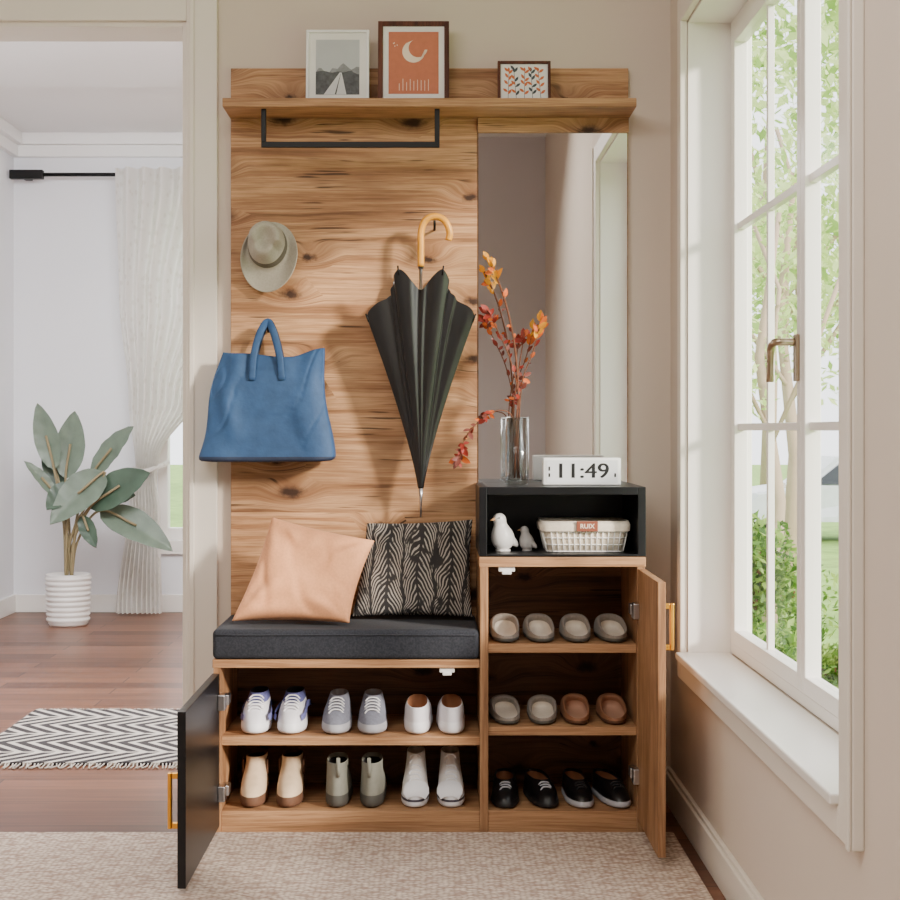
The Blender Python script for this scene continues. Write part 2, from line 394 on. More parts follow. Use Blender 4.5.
for z in (.52,.14): L+=[(.458,.473,-.325,-.285,z-.012,z+.012),(.460,.474,-.365,-.325,z-.018,z+.018)]
boxes('hinges',L,STEEL,HT,bev=.002)
boxes('door_catches',[(.015,.05,-.325,-.30,.374,.386),(.022,.043,-.33,-.31,.368,.376),(.152,.19,-.325,-.30,.608,.62),(.16,.182,-.33,-.31,.602,.61)],WPLAS,HT,bev=.002)
boxes('hanging_rail',[(-.419,-.407,-.14,-.13,1.640,1.72),(.004,.016,-.14,-.13,1.640,1.72),(-.419,.016,-.14,-.13,1.626,1.640)],BLKM,HT,bev=.001)
def hook(x,z,dp=.05):
    tubes('coat_hook',[smoothpts([(x,-.02,z),(x,-.02-dp*.8,z-.004),(x,-.02-dp,z+.006),(x,-.02-dp,z+.014)],5)],.0032,BLKM,HT)
hook(-.41,1.186,.045); hook(.004,1.440,.070); hook(-.418,1.41,.04)

# ---------------------------------------------------------------- pillows
def pillow(name,C,T,mat,n=34,seed=0,pin=.09,wr=.006):
    BL,BR,TR,TL=[Vector(c) for c in C]
    nn=(BR-BL).cross(TL-BL).normalized(); V=[];F=[]
    for side in (1,-1):
        b=len(V)
        for j in range(n+1):
            for i in range(n+1):
                u=-1+2*i/n; v=-1+2*j/n
                u=math.sin(u*pi/2)*.35+u*.65; v=math.sin(v*pi/2)*.35+v*.65
                uu=u*(1-pin*(1-v*v)); vv=v*(1-pin*(1-u*u))
                a=(uu+1)/2; c=(vv+1)/2
                p=BL*(1-a)*(1-c)+BR*a*(1-c)+TR*a*c+TL*(1-a)*c
                e=max(0,(1-u*u))*max(0,(1-v*v))
                th=T*(e**.42)
                q=Vector((u*1.3+seed,v*1.3,side*3.1))
                w=noise.noise(q)*wr*1.6+noise.noise(q*2.2)*wr*.5
                w-=max(0,.16-abs(noise.noise(Vector((u*1.5+v*.9+seed,v*.9-u*.5,7)))))*wr*5
                for cu,cv in ((-1,-1),(1,-1),(1,1),(-1,1)):
                    dx,dy=u-cu,v-cv; rr=math.hypot(dx,dy)
                    an=math.atan2(dy,dx)
                    w+=wr*.7*math.sin(an*9+seed+cu)*math.exp(-((rr-.5)/.35)**2)
                p=p+nn*side*(th+w*min(1,e*2.5))
                V.append(p)
        for j in range(n):
            for i in range(n):
                F.append((b+j*(n+1)+i,b+j*(n+1)+i+1,b+(j+1)*(n+1)+i+1,b+(j+1)*(n+1)+i))
    return mesh(name,V,F,mat,sub=1,weld=True)
pillow('throw_pillow',[(-.478,-.262,.484),(-.196,-.262,.480),(-.139,-.165,.670),(-.392,-.150,.728)],.060,PEACH,seed=1.3,wr=.008,pin=.07)
pillow('throw_pillow',[(-.200,-.150,.482),(.098,-.165,.482),(.100,-.085,.718),(-.166,-.075,.708)],.045,FEATH,seed=4.1,wr=.005,pin=.05)

# ---------------------------------------------------------------- hat
H=empty('felt_hat',(-.412,-.032,1.378),(0,math.radians(10),0))
n=64
def hring(cx,cz,a,b,yf): return [(cx+a*math.cos(2*pi*i/n),yf(2*pi*i/n),cz+b*math.sin(2*pi*i/n)) for i in range(n)]
def curl(k): return lambda t: -.004-k*(.036*max(0,math.cos(t+.45))**1.3+.020*max(0,-math.cos(t))**1.5)
spec=[(.005,-.008,.070,.089,curl(1.0),0),(.005,-.008,.0675,.086,curl(.9),0),(.002,0,.060,.073,curl(.5),0),(-.002,.012,.052,.060,lambda t:-.006,0),
(-.004,.018,.0485,.054,lambda t:-.012,1),(-.005,.020,.0475,.053,lambda t:-.030,1),(-.0055,.021,.0472,.0525,lambda t:-.038,0),(-.007,.026,.044,.049,lambda t:-.060-.006*math.cos(2*t),0),
(-.008,.029,.038,.043,lambda t:-.085-.008*math.cos(2*t),0),(-.008,.030,.029,.034,lambda t:-.093-.004*math.cos(2*t),0),(-.008,.030,.014,.022,lambda t:-.076,0),(-.008,.030,.004,.012,lambda t:-.068,0)]
rings=[hring(*s[:5]) for s in spec]
for ri in (7,8,9):
    for i,(x,y,z) in enumerate(rings[ri]):
        t=2*pi*i/n; pinch=math.exp(-((t-pi*1.15)/.4)**2)+math.exp(-((t-pi*1.85)/.4)**2)
        cx,cz=spec[ri][0],spec[ri][1]
        rings[ri][i]=(cx+(x-cx)*(1-.24*pinch),y+.012*pinch,cz+(z-cz)*(1-.24*pinch))
o=loft('hat_body',rings,[FELT,FELTD],H,mi=[s[5] for s in spec[:-1]],cap0=False,sub=1)
m=o.modifiers.new('sol','SOLIDIFY'); m.thickness=.0018

# ---------------------------------------------------------------- tote bag
B=empty('tote_bag')
rings=[]; n=128; NL=40
for j in range(NL+1):
    t=j/NL
    z=.858+(1.128-.858)*t
    xl=-.582+(.058)*t+.006*math.sin(t*7); xr=-.245-.027*t+.006*math.sin(t*6+1)
    if t<.06: 
        q=1-(1-t/.06)**2; xl+=.010*(1-q); xr-=.010*(1-q)
    dpt=.046*(1-t)**.7+.008
    yc=-.082+.012*t
    ring=[]
    for i in range(n):
        a=2*pi*i/n; c,s=math.cos(a),math.sin(a)
        ex=.35
        ux=math.copysign(abs(c)**ex,c); uy=math.copysign(abs(s)**ex,s)
        x=(xl+xr)/2+(xr-xl)/2*ux
        fold=noise.noise(Vector((x*8,z*4,uy*2)))*.012+noise.noise(Vector((x*22+z*7,z*6,uy*3)))*.005
        fold-=max(0,.07-abs(noise.noise(Vector((x*12-z*6,z*5+x*3,uy+5)))))*.06
        fold+=.0055*math.sin(x*62+math.sin(z*14)*1.5)*t**.7
        y=yc+dpt*uy*(1-.12*abs(ux)**4)+fold*(-1 if uy<0 else .3)*(.3+.7*(1-abs(ux)**6))
        y=min(y,-.027)
        zz=z+(.005*math.sin(x*40)-.009*math.cos((x+.4)*22))*t**4+(noise.noise(Vector((x*8,0,1)))*.008 if t<.05 else 0)
        ring.append((x,y,zz))
    rings.append(ring)
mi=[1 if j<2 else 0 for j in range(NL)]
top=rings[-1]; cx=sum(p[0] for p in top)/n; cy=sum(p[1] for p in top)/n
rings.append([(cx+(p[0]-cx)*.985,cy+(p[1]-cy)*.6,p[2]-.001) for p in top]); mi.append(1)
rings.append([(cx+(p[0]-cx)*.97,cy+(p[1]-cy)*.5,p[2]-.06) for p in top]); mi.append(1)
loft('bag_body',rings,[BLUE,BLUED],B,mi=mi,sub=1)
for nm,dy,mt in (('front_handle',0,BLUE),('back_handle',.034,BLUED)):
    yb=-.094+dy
    pts=smoothpts([(-.446,yb-.010,1.06),(-.443,yb-.006,1.11),(-.436,yb+.004,1.15),(-.424,yb+.008,1.185),(-.410,-.068+dy*.3,1.206),(-.397,yb+.008,1.185),(-.386,yb+.004,1.15),(-.377,yb-.006,1.11),(-.372,yb-.010,1.06)],6)
    rg=[]
    for i,p in enumerate(pts):
        t=(pts[min(i+1,len(pts)-1)]-pts[max(i-1,0)]).normalized()
        s=t.cross(Vector((0,1,0))).normalized(); f=t.cross(s).normalized()
        rg.append([p+s*.0088*math.cos(2*pi*k/12)+f*.003*math.sin(2*pi*k/12) for k in range(12)])
    loft(nm,rg,mt,B)

# ---------------------------------------------------------------- umbrella
U=empty('umbrella'); ux,uy=-.030,-.092
rings=[]; n=192; NL=32
for j in range(NL+1):
    s=j/NL
    Rx=.007+.136*s**1.25; Ry=.007+.052*s**1.1
    ring=[]
    for i in range(n):
        t=2*pi*i/n
        fold=(.5+.5*math.cos(8*t))
        m_=1-.30*fold*s**.8+.07*math.sin(24*t+1.5*math.sin(s*3))*s**.7*fold
        ca=abs(math.cos(t))
        q=min(1.0,max(0,(.924-ca)/.54))**.62
        ztop=1.214+.115*q-fold*(.050 if ca<.38 else .006)
        z=.790+(ztop-.790)*s
        ring.append((ux+Rx*math.cos(t)*m_,uy+Ry*math.sin(t)*m_,z))
    rings.append(ring)
o=loft('canopy',rings,SATIN,U,cap0=True,cap1=False,sub=1)
tips=[]
for kx in range(8):
    ii=int((kx+.5)*n/8); p=Vector(rings[-1][ii]); q=Vector(rings[-4][ii]); tips.append([q*.3+p*.7,p+(p-q).normalized()*.008])
tubes('rib_tips',tips,.0020,BLKM,U)
tube('ferrule',[(ux,uy,.80),(ux,uy,.770),(ux,uy,.722)],[.006,.004,.002],STEEL,U)
tube('shaft',[(ux,uy,.82),(ux,uy,1.0),(ux,uy,1.352)],.0045,STEEL,U)
tube('ferrule_collar',[(ux,uy,1.335),(ux,uy,1.350),(ux,uy,1.352)],.0075,STEEL,U)
tube('crook_handle',[(ux,uy,1.34),(ux,uy,1.39),(ux+.001,uy,1.428),(ux+.012,uy,1.455),(ux+.036,uy,1.464),(ux+.060,uy,1.452),(ux+.071,uy,1.425),(ux+.068,uy,1.405)],.0085,BAMB,U,sm=6,n=14)

# ---------------------------------------------------------------- pictures
FWH=pm('white_frame_wood',(236,236,236),.4); FWN=wood('walnut_frame_wood',(104,58,40),(84,44,30),(56,28,18),rot=(0,pi/2,0),knots=False,plank=3)
PAPER=pm('paper',(238,236,232),.8); TERRA=pm('terracotta_print',(196,118,90),.8,noise=(60,.06)); CREAM=pm('cream_ink',(244,224,204),.8)
G1=pm('print_grey_light',(190,194,198),.8); G2=pm('print_grey_mid',(140,142,146),.8,noise=(90,.2)); G3=pm('print_grey_dark',(90,92,96),.8,noise=(90,.3)); G4=pm('print_grey_pale',(214,215,217),.8)
OR=pm('orange_ink',(206,112,66),.8); NAV=pm('slate_ink',(70,78,84),.8)
def frame(name,x0,x1,h,y,mat,fw,mw,artbg):
    W=x1-x0; E=empty(name,((x0+x1)/2,y,1.7418),(math.radians(-5),0,0))
    a=W/2
    boxes('frame',[(-a,-a+fw,-.008,.008,0,h),(a-fw,a,-.008,.008,0,h),(-a+fw,a-fw,-.008,.008,0,fw),(-a+fw,a-fw,-.008,.008,h-fw,h)],mat,E,bev=.001)
    box('mat_board',-a+fw,a-fw,-.002,.004,fw,h-fw,PAPER,E,bev=0)
    q=fw+mw
    box('print',-a+q,a-q,-.003,-.002,q,h-q,artbg,E,bev=0)
    return E,-a+q,a-q,q,h-q
def poly(nm,P,mat,E,y): return mesh(nm,[(x,y,z) for x,z in P],[tuple(range(len(P)))],mat,E,smooth=False)
E,x0,x1,z0,z1=frame('picture_frame',-.314,-.158,.187,-.085,FWH,.007,.017,G1)
for kk,(mt,hh,am,yy) in enumerate(((G2,.52,.07,-.0032),(G3,.40,.03,-.0034))):
    P=[(x0,z0)]+[(x0+(x1-x0)*i/16,z0+(z1-z0)*(hh+am*2*noise.noise(Vector((i*.35,kk*7.3,0)))-(.16*abs(i/16-.7) if kk<1 else 0))) for i in range(17)]+[(x1,z0)]
    poly('hill_range',P,mt,E,yy)
xm=(x0+x1)/2; hh=z1-z0
poly('road',[(xm-.034,z0),(xm+.022,z0),(xm+.010,z0+hh*.40),(xm+.005,z0+hh*.40)],G4,E,-.0036)
poly('road_line',[(xm-.007,z0),(xm-.003,z0),(xm+.008,z0+hh*.38),(xm+.0074,z0+hh*.38)],G3,E,-.0038)
E,x0,x1,z0,z1=frame('picture_frame',-.136,.040,.209,-.085,FWN,.012,.014,TERRA)
xc=(x0+x1)/2; zc=z0+(z1-z0)*.68; R=.028
P=[(xc+R*math.cos(t),zc+R*math.sin(t)) for t in [math.radians(130+i*10) for i in range(25)]]
P+=[(xc+.011+.0235*math.cos(t),zc+.009+.0235*math.sin(t)) for t in [math.radians(350-i*9.5) for i in range(25)]]
poly('crescent_moon',P,CREAM,E,-.0034)
for i in range(9):
    bx=xc-.036+i*.009; hh=.018+.012*abs(math.sin(i*1.7))
    poly('reed',[(bx,z0+.008),(bx+.0014,z0+.008),(bx+.0014,z0+.008+hh),(bx,z0+.008+hh)],CREAM,E,-.0034)
for i in range(10):
    bx=x0+.008+random.random()*(x1-x0-.016); bz=zc+.012+random.random()*.02
    if abs(bx-xc)<.03: continue
    poly('star',[(bx-.0015,bz),(bx,bz-.002),(bx+.0015,bz),(bx,bz+.002)],CREAM,E,-.0034)
E,x0,x1,z0,z1=frame('picture_frame',.160,.291,.108,-.085,FWN,.007,.004,PAPER)
def leafpoly(x,z,a,l,w,mt):
    P=[(i/8*l,w*math.sin(pi*i/8)) for i in range(9)]+[(i/8*l,-w*math.sin(pi*i/8)) for i in range(7,0,-1)]
    poly('leaf_print',[(x+p*math.cos(a)-q*math.sin(a),z+p*math.sin(a)+q*math.cos(a)) for p,q in P],mt,E,-.0034)
rp=random.Random(5)
for i in range(5):
    bx=x0+.014+i*(x1-x0-.028)/4; sl=rp.uniform(-.010,.010)
    mt=OR if i%2==0 else NAV
    poly('stem_print',[(bx,z0+.003),(bx+.0012,z0+.003),(bx+.0012+sl,z1-.012),(bx+sl,z1-.012)],NAV,E,-.0033)
    for j in range(4):
        zz=z0+.012+j*.018+rp.uniform(-.003,.003); xb=bx+sl*j/4
        leafpoly(xb,zz,math.radians(rp.uniform(35,60)),.016,.0032,mt); leafpoly(xb,zz+.006,math.radians(rp.uniform(120,145)),.015,.0032,OR if rp.random()<.4 else mt)
    leafpoly(bx+sl,z1-.016,pi/2,.012,.003,mt)

# ---------------------------------------------------------------- vase + branches
V_=empty('flower_vase'); vx,vy,vz=.204,-.15,.8055
lathe('glass_body',[(.0,0),(.027,0),(.029,.003),(.029,.161),(.0262,.161),(.0262,.010),(0,.010)],VGLASS,V_,n=48,c=(vx,vy,vz))
lathe('rim',[(.0262,.159),(.029,.159),(.0295,.1615),(.0276,.163),(.0258,.1615)],VGLASS,V_,n=48,c=(vx,vy,vz))
BR=empty('autumn_branch')
BARK=pm('branch_bark',(112,66,42),.8)
LM=[pm('leaf_red',(140,40,26),.6,noise=(60,.2)),pm('leaf_orange',(204,96,28),.6,noise=(60,.2)),pm('leaf_gold',(234,162,26),.6,noise=(60,.2)),pm('leaf_mauve',(112,54,44),.6,noise=(60,.2))]
stems=[[(.198,-.15,.82),(.203,-.152,.95),(.207,-.155,1.04),(.195,-.16,1.16),(.168,-.165,1.27),(.134,-.17,1.350)],
[(.206,-.148,.82),(.208,-.15,.95),(.218,-.155,1.06),(.240,-.16,1.12),(.262,-.165,1.20)],
[(.210,-.15,.82),(.198,-.155,.955),(.165,-.165,.985),(.120,-.175,.965),(.078,-.18,.918),(.062,-.18,.86)],
[(.203,-.152,.90),(.210,-.155,1.00),(.190,-.16,1.10),(.160,-.165,1.17),(.135,-.17,1.22)],
[(.202,-.148,.84),(.196,-.14,.98),(.212,-.13,1.10),(.222,-.14,1.17)]]
tubes('stems',[smoothpts(s,6) for s in stems[:1]],.0024,BARK,BR); tubes('twigs',[smoothpts(s,6) for s in stems[1:]],.0015,BARK,BR)
def leafmesh(V,F,p,d,nrm,l,w,seg=4,fold=.25):
    d=d.normalized(); s=d.cross(nrm).normalized(); nn=s.cross(d)
    b=len(V)
    for i in range(seg+1):
        t=i/seg; ww=w*math.sin(pi*min(1,.06+t*.94))**.8 if t<1 else 0
        c=p+d*l*t-nn*l*.18*t*t
        V+=[c-s*ww+nn*ww*fold,c,c+s*ww+nn*ww*fold]
    for i in range(seg):
        F+=[(b+i*3,b+i*3+1,b+i*3+4,b+i*3+3),(b+i*3+1,b+i*3+2,b+i*3+5,b+i*3+4)]
    return 2*seg
V=[];F=[];MI=[]
rnd=random.Random(3)
def rv(): return Vector((rnd.uniform(-1,1),rnd.uniform(-1,.6),rnd.uniform(-1,1)))
for si,s in enumerate(stems):
    P=smoothpts(s,8); m_=len(P)
    for i in range(m_):
        t=i/m_
        if P[i].z<.985 and si!=2: continue
        if si==2 and P[i].x>.150: continue
        if rnd.random()<(.40 if (t<.82 and si!=2) else .95):
            for q in range(1 if t<.82 else 3):
                tg=(P[min(i+1,m_-1)]-P[i-1]).normalized()
                d=(tg*.7+rv()*.9)
                nr=Vector((rnd.uniform(-.9,.9),-1,rnd.uniform(-.6,1.0)))
                if abs(d.normalized().dot(nr.normalized()))>.95: continue
                l=rnd.uniform(.012,.024)*(1.3 if t>.85 else 1)
                c=leafmesh(V,F,P[i],d,nr,l,l*.27)
                if si==0 and t>.78: mt=rnd.choice([2,2,2,1])
                elif si==1 and t>.8: mt=rnd.choice([1,2,1])
                else: mt=rnd.choice([0,0,1,3])
                MI+=[mt]*c
me=bpy.data.meshes.new('leaves'); me.from_pydata([tuple(v) for v in V],[],F)
for m_ in LM: me.materials.append(m_)
for p,i in zip(me.polygons,MI): p.material_index=i; p.use_smooth=True
o=bpy.data.objects.new('leaves',me); COL.objects.link(o); o.parent=BR

# ---------------------------------------------------------------- clock
C=empty('digital_clock')
rbox('case',.262,.448,-.225,-.185,.8055,.871,WPLAS,C,r=.004)
box('display',.270,.440,-.2262,-.2245,.8115,.865,pm('clock_face',(222,224,226),.5),C,bev=0)
INK=pm('clock_digits',(14,14,14),.5)
for dx in (-.0006,0,.0006,.0012):
    text('digits','11:49',.050,(.355+dx,-.2266-abs(dx)*.05,.8382),INK,C,off=.0,sx=1.18)
boxes('temperature_marks',[(.275,.279,-.2268,-.2262,.84,.85),(.275,.279,-.2268,-.2262,.825,.834),(.432,.436,-.2268,-.2262,.825,.834)],INK,C,bev=0)

# ---------------------------------------------------------------- basket
K=empty('wire_basket'); bz=.6495
def rr_ring(x0,x1,y0,y1,z,r=.02,n=8):
    out=[]
    for cx,cy,a0 in ((x1-r,y1-r,0),(x0+r,y1-r,pi/2),(x0+r,y0+r,pi),(x1-r,y0+r,1.5*pi)):
        for i in range(n+1):
            a=a0+pi/2*i/n; out.append((cx+r*math.cos(a),cy+r*math.sin(a),z))
    return out
bx0,bx1,by0,by1=.257,.460,-.285,-.13
LIN=fabric('basket_liner',(232,218,198),300,.05)
loft('liner_outer',[rr_ring(bx0+.014,bx1-.014,by0+.014,by1-.014,bz+.003),rr_ring(bx0+.003,bx1-.003,by0+.003,by1-.003,bz+.060),rr_ring(bx0+.006,bx1-.006,by0+.006,by1-.006,bz+.060),rr_ring(bx0+.016,bx1-.016,by0+.016,by1-.016,bz+.006)],LIN,K)
loft('liner_cuff',[rr_ring(bx0-.004,bx1+.004,by0-.004,by1+.004,bz+.050),rr_ring(bx0-.005,bx1+.005,by0-.005,by1+.005,bz+.064),rr_ring(bx0-.001,bx1+.001,by0-.001,by1+.001,bz+.074),rr_ring(bx0+.005,bx1-.005,by0+.005,by1-.005,bz+.066)],LIN,K,cap0=False,cap1=False)
WIRE=pm('white_wire',(246,242,236),.4)
L=[]
for zz,ins in ((.002,.012),(.018,.0095),(.034,.006),(.048,.003)):
    r=rr_ring(bx0+ins,bx1-ins,by0+ins,by1-ins,bz+zz); L.append(r+[r[0]])
for i in range(13):
    x=bx0+.02+(bx1-bx0-.04)*i/12; xb=.5*(bx0+bx1)+(x-.5*(bx0+bx1))*.94
    L.append([(xb,by0+.012,bz+.002),(x,by0+.001,bz+.052)]); L.append([(xb,by1-.012,bz+.002),(x,by1-.001,bz+.052)])
for i in range(8):
    y=by0+.02+(by1-by0-.04)*i/7
    L.append([(bx0+.012,y,bz+.002),(bx0+.001,y,bz+.052)]); L.append([(bx1-.012,y,bz+.002),(bx1-.001,y,bz+.052)])
tubes('wires',L,.0016,WIRE,K,n=6)
box('label',.336,.386,by0-.010,by0-.006,bz+.050,bz+.074,pm('label_leather',(140,74,52),.6),K)
text('label_text','RUIX',.015,(.361,by0-.0103,bz+.062),CREAM,K,off=.0002,ext=.0002)
BEAK=pm('beak_ochre',(170,130,90),.5)
def bird(nm,x,y,z,s,mat,flip=1):
    E=empty(nm,(x,y,z),(0,0,flip*.5)); E.scale=(s,s,s)
    rg=[]
    prof=[(0,.004,.002),(.0,.020,.006),(.0,.028,.02),(0,.030,.034),(-.002,.026,.048),(-.005,.018,.060),(-.008,.0155,.067),(-.010,.0175,.076),(-.010,.014,.086),(-.010,.004,.091)]
    for dx,r,zz in prof:
        rg.append([(dx+r*math.cos(2*pi*i/24),r*.85*math.sin(2*pi*i/24),zz) for i in range(24)])
    loft('body',rg,mat,E,sub=1)
    tube('beak',[(-.022,-.002,.077),(-.030,-.003,.076),(-.037,-.004,.074)],[.004,.003,.0006],BEAK,E)
    tube('tail',[(.018,0,.03),(.032,0,.018),(.040,0,.012)],[.012,.009,.004],mat,E)
    tubes('eyes',[[(-.018,-.0125,.080),(-.0185,-.0145,.080)],[(-.018,.0125,.080),(-.0185,.0145,.080)]],.0016,DARK,E)
    lathe('foot',[(0,0),(.018,0),(.018,.004),(0,.004)],mat,E,n=20)
bird('bird_figurine',.166,-.24,.6495,1.0,CERAM); bird('bird_figurine',.224,-.22,.6495,.64,GREYC,-1)

# ---------------------------------------------------------------- shoes
def shoe(name,x,y,z,ang,L,W,rings,mats,lace=None,lmat=None,extras=None,mir=1,hs=1.0):
    E=empty(name,(x,y,z),(0,0,ang)); n=32; R=[];MI=[]
    for (f,b,w,zf,zb,m) in rings:
        mid=(f+b)/2; hf=(b-f)/2; ring=[]
        for i in range(n):
            t=2*pi*i/n; c,s=math.cos(t),math.sin(t)
            fr_=mid-hf*math.copysign(abs(c)**.9,c)
            sx=math.copysign(abs(s)**.82,s)
            shape=1-.14*max(0,(fr_-.45)/.55)-.10*math.exp(-((fr_-.55)/.16)**2)
            xx=W/2*w*sx*shape+mir*W*.05*math.cos(fr_*pi)
            h=(1-c)/2
            ring.append((xx,-L/2+fr_*L,(zf+(zb-zf)*h)*hs))
        R.append(ring); MI.append(m)
    loft('upper',R,mats,E,mi=MI[:-1],sub=1)
    if lace:
        Ls=[]
        for i,(f,zz,hw) in enumerate(lace):
            yy=-L/2+f*L; ox=mir*W*.05*math.cos(f*pi); zz*=hs
            s=1 if i%2 else -1
            Ls.append(smoothpts([(ox-hw,yy+.004*s,zz-.007),(ox-hw*.5,yy,zz+.001),(ox+hw*.5,yy,zz+.001),(ox+hw,yy-.004*s,zz-.007)],3))
        tubes('laces',Ls,.0020,lmat,E,n=6)
    if extras: extras(E)
    return E
def two(name,xs,y,z,angs,*a,**k):
    for i,x in enumerate(xs): shoe(name,x,y,z,angs[i],*a,mir=(1 if i else -1),**k)
WSOLE=pm('white_rubber',(232,232,236),.5); WLEA=pm('white_leather',(226,224,230),.5,noise=(30,.04),bump=(200,.1,.001))
LILAC=pm('lilac_mesh',(96,98,150),.7,noise=(90,.2)); GREYM=pm('grey_mesh',(128,130,144),.8,noise=(150,.12)); GREYS=pm('grey_rubber',(178,178,184),.6)
BEIG=pm('beige_suede',(212,186,154),.85,noise=(60,.06)); BRNS=pm('brown_suede',(96,64,44),.8); BRNI=pm('tan_lining',(160,108,74),.8)
SAGE=pm('sage_suede',(140,140,128),.85,noise=(60,.08)); SAGED=pm('sage_sole',(84,82,76),.7)
CANV=fabric('white_canvas',(232,228,224),400,.03); REDL=pm('sole_stripe',(70,66,80),.6)
SLIPG=fabric('taupe_slipper_fabric',(142,132,122),300,.08); SLIPI=pm('cream_insole',(224,212,196),.9,noise=(80,.05)); SLIPB=pm('tan_slipper_leather',(150,104,76),.6); SLB2=pm('blush_insole',(190,146,120),.8)
BLKL=pm('black_leather',(16,15,17),.35,noise=(30,.1)); BLKS=pm('black_rubber',(24,23,24),.6)
def SN(s,u,acc,li,so): return [(0.01,.99,.92,0,0,s),(-.01,1.0,1.0,.010,.010,s),(0,1.0,1.0,.024,.030,so),(.012,.99,.94,.030,.038,u),(.04,.985,.93,.046,.056,u),(.14,.98,.87,.062,.074,u),(.28,.975,.78,.080,.084,acc),(.40,.97,.68,.098,.096,acc),(.44,.968,.62,.106,.104,li),(.46,.95,.52,.102,.100,li),(.5,.92,.50,.04,.04,li)]
lc=[(.17,.070,.017),(.22,.077,.018),(.27,.084,.018),(.32,.091,.018),(.37,.098,.017)]
SY=-.205; SL=.205
def stripe(E):
    for s in (-1,1):
        V=[];m_=12
        for i in range(m_):
            f=.12+.74*i/(m_-1); y=-SL/2+f*SL; z=.030+.018*math.sin(i/(m_-1)*pi*.8)
            xx=s*(.0385*(1-.14*max(0,(f-.45)/.55)-.10*math.exp(-((f-.55)/.16)**2)))
            V+=[(xx*(.80 if i==0 else .97),y,z),(xx*(.74 if i==0 else .90),y,z+.014)]
        mesh('side_stripe',V,[(2*i,2*i+1,2*i+3,2*i+2) for i in range(m_-1)],LILAC,E)
two('sneaker',(-.420,-.334),SY,.2245,(.06,-.06),SL,.076,SN(0,1,2,3,0),[WSOLE,WLEA,LILAC,DARK],lace=lc,lmat=WSOLE,hs=.82,extras=stripe)
two('running_shoe',(-.228,-.144),SY,.2245,(.04,-.04),SL,.076,SN(0,1,1,3,0),[GREYS,GREYM,GREYM,GREYS],lace=lc,lmat=WSOLE,hs=.76)
HE=[(0.01,.99,.92,0,0,0),(0,1.0,1.0,.008,.008,0),(0,1.0,1.0,.022,.026,0),(.012,.99,.95,.028,.032,1),(.04,.99,.95,.046,.046,1),(.14,.988,.92,.060,.058,1),(.28,.985,.86,.072,.066,1),(.40,.985,.78,.084,.070,1),(.43,.982,.74,.088,.072,2),(.45,.955,.62,.084,.069,2),(.5,.93,.58,.03,.03,2)]
two('leather_sneaker',(-.036,.043),SY,.2245,(pi+.03,pi-.03),SL,.074,HE,[WSOLE,WLEA,BRNI],hs=.90)
def BT(hgt): return [(0.02,.98,.9,0,0,0),(0,1,.98,.006,.006,0),(0,1,.98,.020,.024,0),(.01,.99,.93,.026,.030,1),(.04,.985,.92,.044,.05,1),(.15,.98,.88,.058,.068,1),(.28,.978,.84,.072,.080,1),(.36,.975,.80,.090,.092,1),(.40,.975,.80,hgt-.012,hgt-.012,1),(.40,.975,.80,hgt,hgt-.004,2),(.42,.955,.70,hgt-.002,hgt-.006,3),(.45,.93,.66,.05,.05,3)]
def pulltab(m):
    def f(E):
        tube('pull_tab',[(0,.098,.074),(0,.102,.092),(0,.100,.118),(0,.092,.114)],.0045,m,E,n=8)
    return f
two('chelsea_boot',(-.426,-.340),SY,.0535,(.05,-.05),SL,.070,BT(.116),[BRNS,BEIG,BRNS,DARK],hs=.92,extras=lambda E:[box('elastic_panel',s*.0285-.002,s*.0285+.002,.004,.045,.058,.094,BRNS,E,bev=.001) for s in (-1,1)])
two('ankle_boot',(-.226,-.144),SY,.0535,(pi+.05,pi-.05),SL,.070,BT(.120),[SAGED,SAGE,SAGE,DARK],extras=pulltab(SAGE),hs=.92)
hl=[(.20,.066,.015),(.26,.074,.015),(.32,.082,.015),(.38,.092,.015),(.43,.104,.014),(.45,.116,.014)]
def toecap(E):
    rg=[]
    for f,w_,z_ in ((.008,.55,.028),(.03,.80,.042),(.08,.80,.052),(.15,.70,.059)):
        rg.append([(0.034*w_*math.sin(a)*1.15,-SL/2+f*SL-.0005,z_-.010+.0110*math.cos(a)) for a in [(-1.25+2.5*i/14) for i in range(15)]])
    loft('toe_cap',rg,WSOLE,E,closed=False,cap0=False,cap1=False)
two('canvas_high_top',(-.042,.042),SY,.0535,(.03,-.03),SL,.070,[(.01,.99,.93,0,0,0),(0,1,1,.006,.006,0),(0,1,1,.018,.020,2),(0,1,.99,.022,.024,0),(.01,.99,.94,.030,.032,1),(.04,.985,.92,.046,.052,1),(.16,.98,.86,.060,.068,1),(.32,.975,.78,.080,.088,1),(.42,.97,.72,.104,.104,1),(.45,.965,.70,.124,.122,1),(.47,.95,.60,.122,.120,1),(.50,.93,.58,.05,.05,1)],[WSOLE,CANV,REDL],lace=hl,lmat=WSOLE,extras=toecap,hs=.92)
def MU(h=.056): return [(0.01,.99,.93,0,0,0),(0,1,1,.005,.005,0),(0,1,1,.013,.013,1),(.0,1,.99,.028,.0165,1),(.04,.998,.98,.044,.0175,1),(.14,.996,.96,h,.0185,1),(.34,.992,.93,h+.008,.0195,1),(.35,.965,.76,h-.002,.0185,1),(.33,.958,.74,h-.010,.013,2),(.20,.955,.76,.014,.0125,2)]
two('house_slipper',(.172,.254),SY,.4395,(pi+.05,pi-.03),SL,.078,MU(),[SAGED,SLIPG,SLIPI],hs=.88)
two('house_slipper',(.341,.426),SY,.4395,(pi+.05,pi-.03),SL,.078,MU(),[SAGED,SLIPG,SLIPI],hs=.88)
two('felt_slipper',(.172,.262),SY,.2475,(pi+.10,pi-.10),SL,.078,MU(.050),[SAGED,SLIPG,SLIPI],hs=.88)
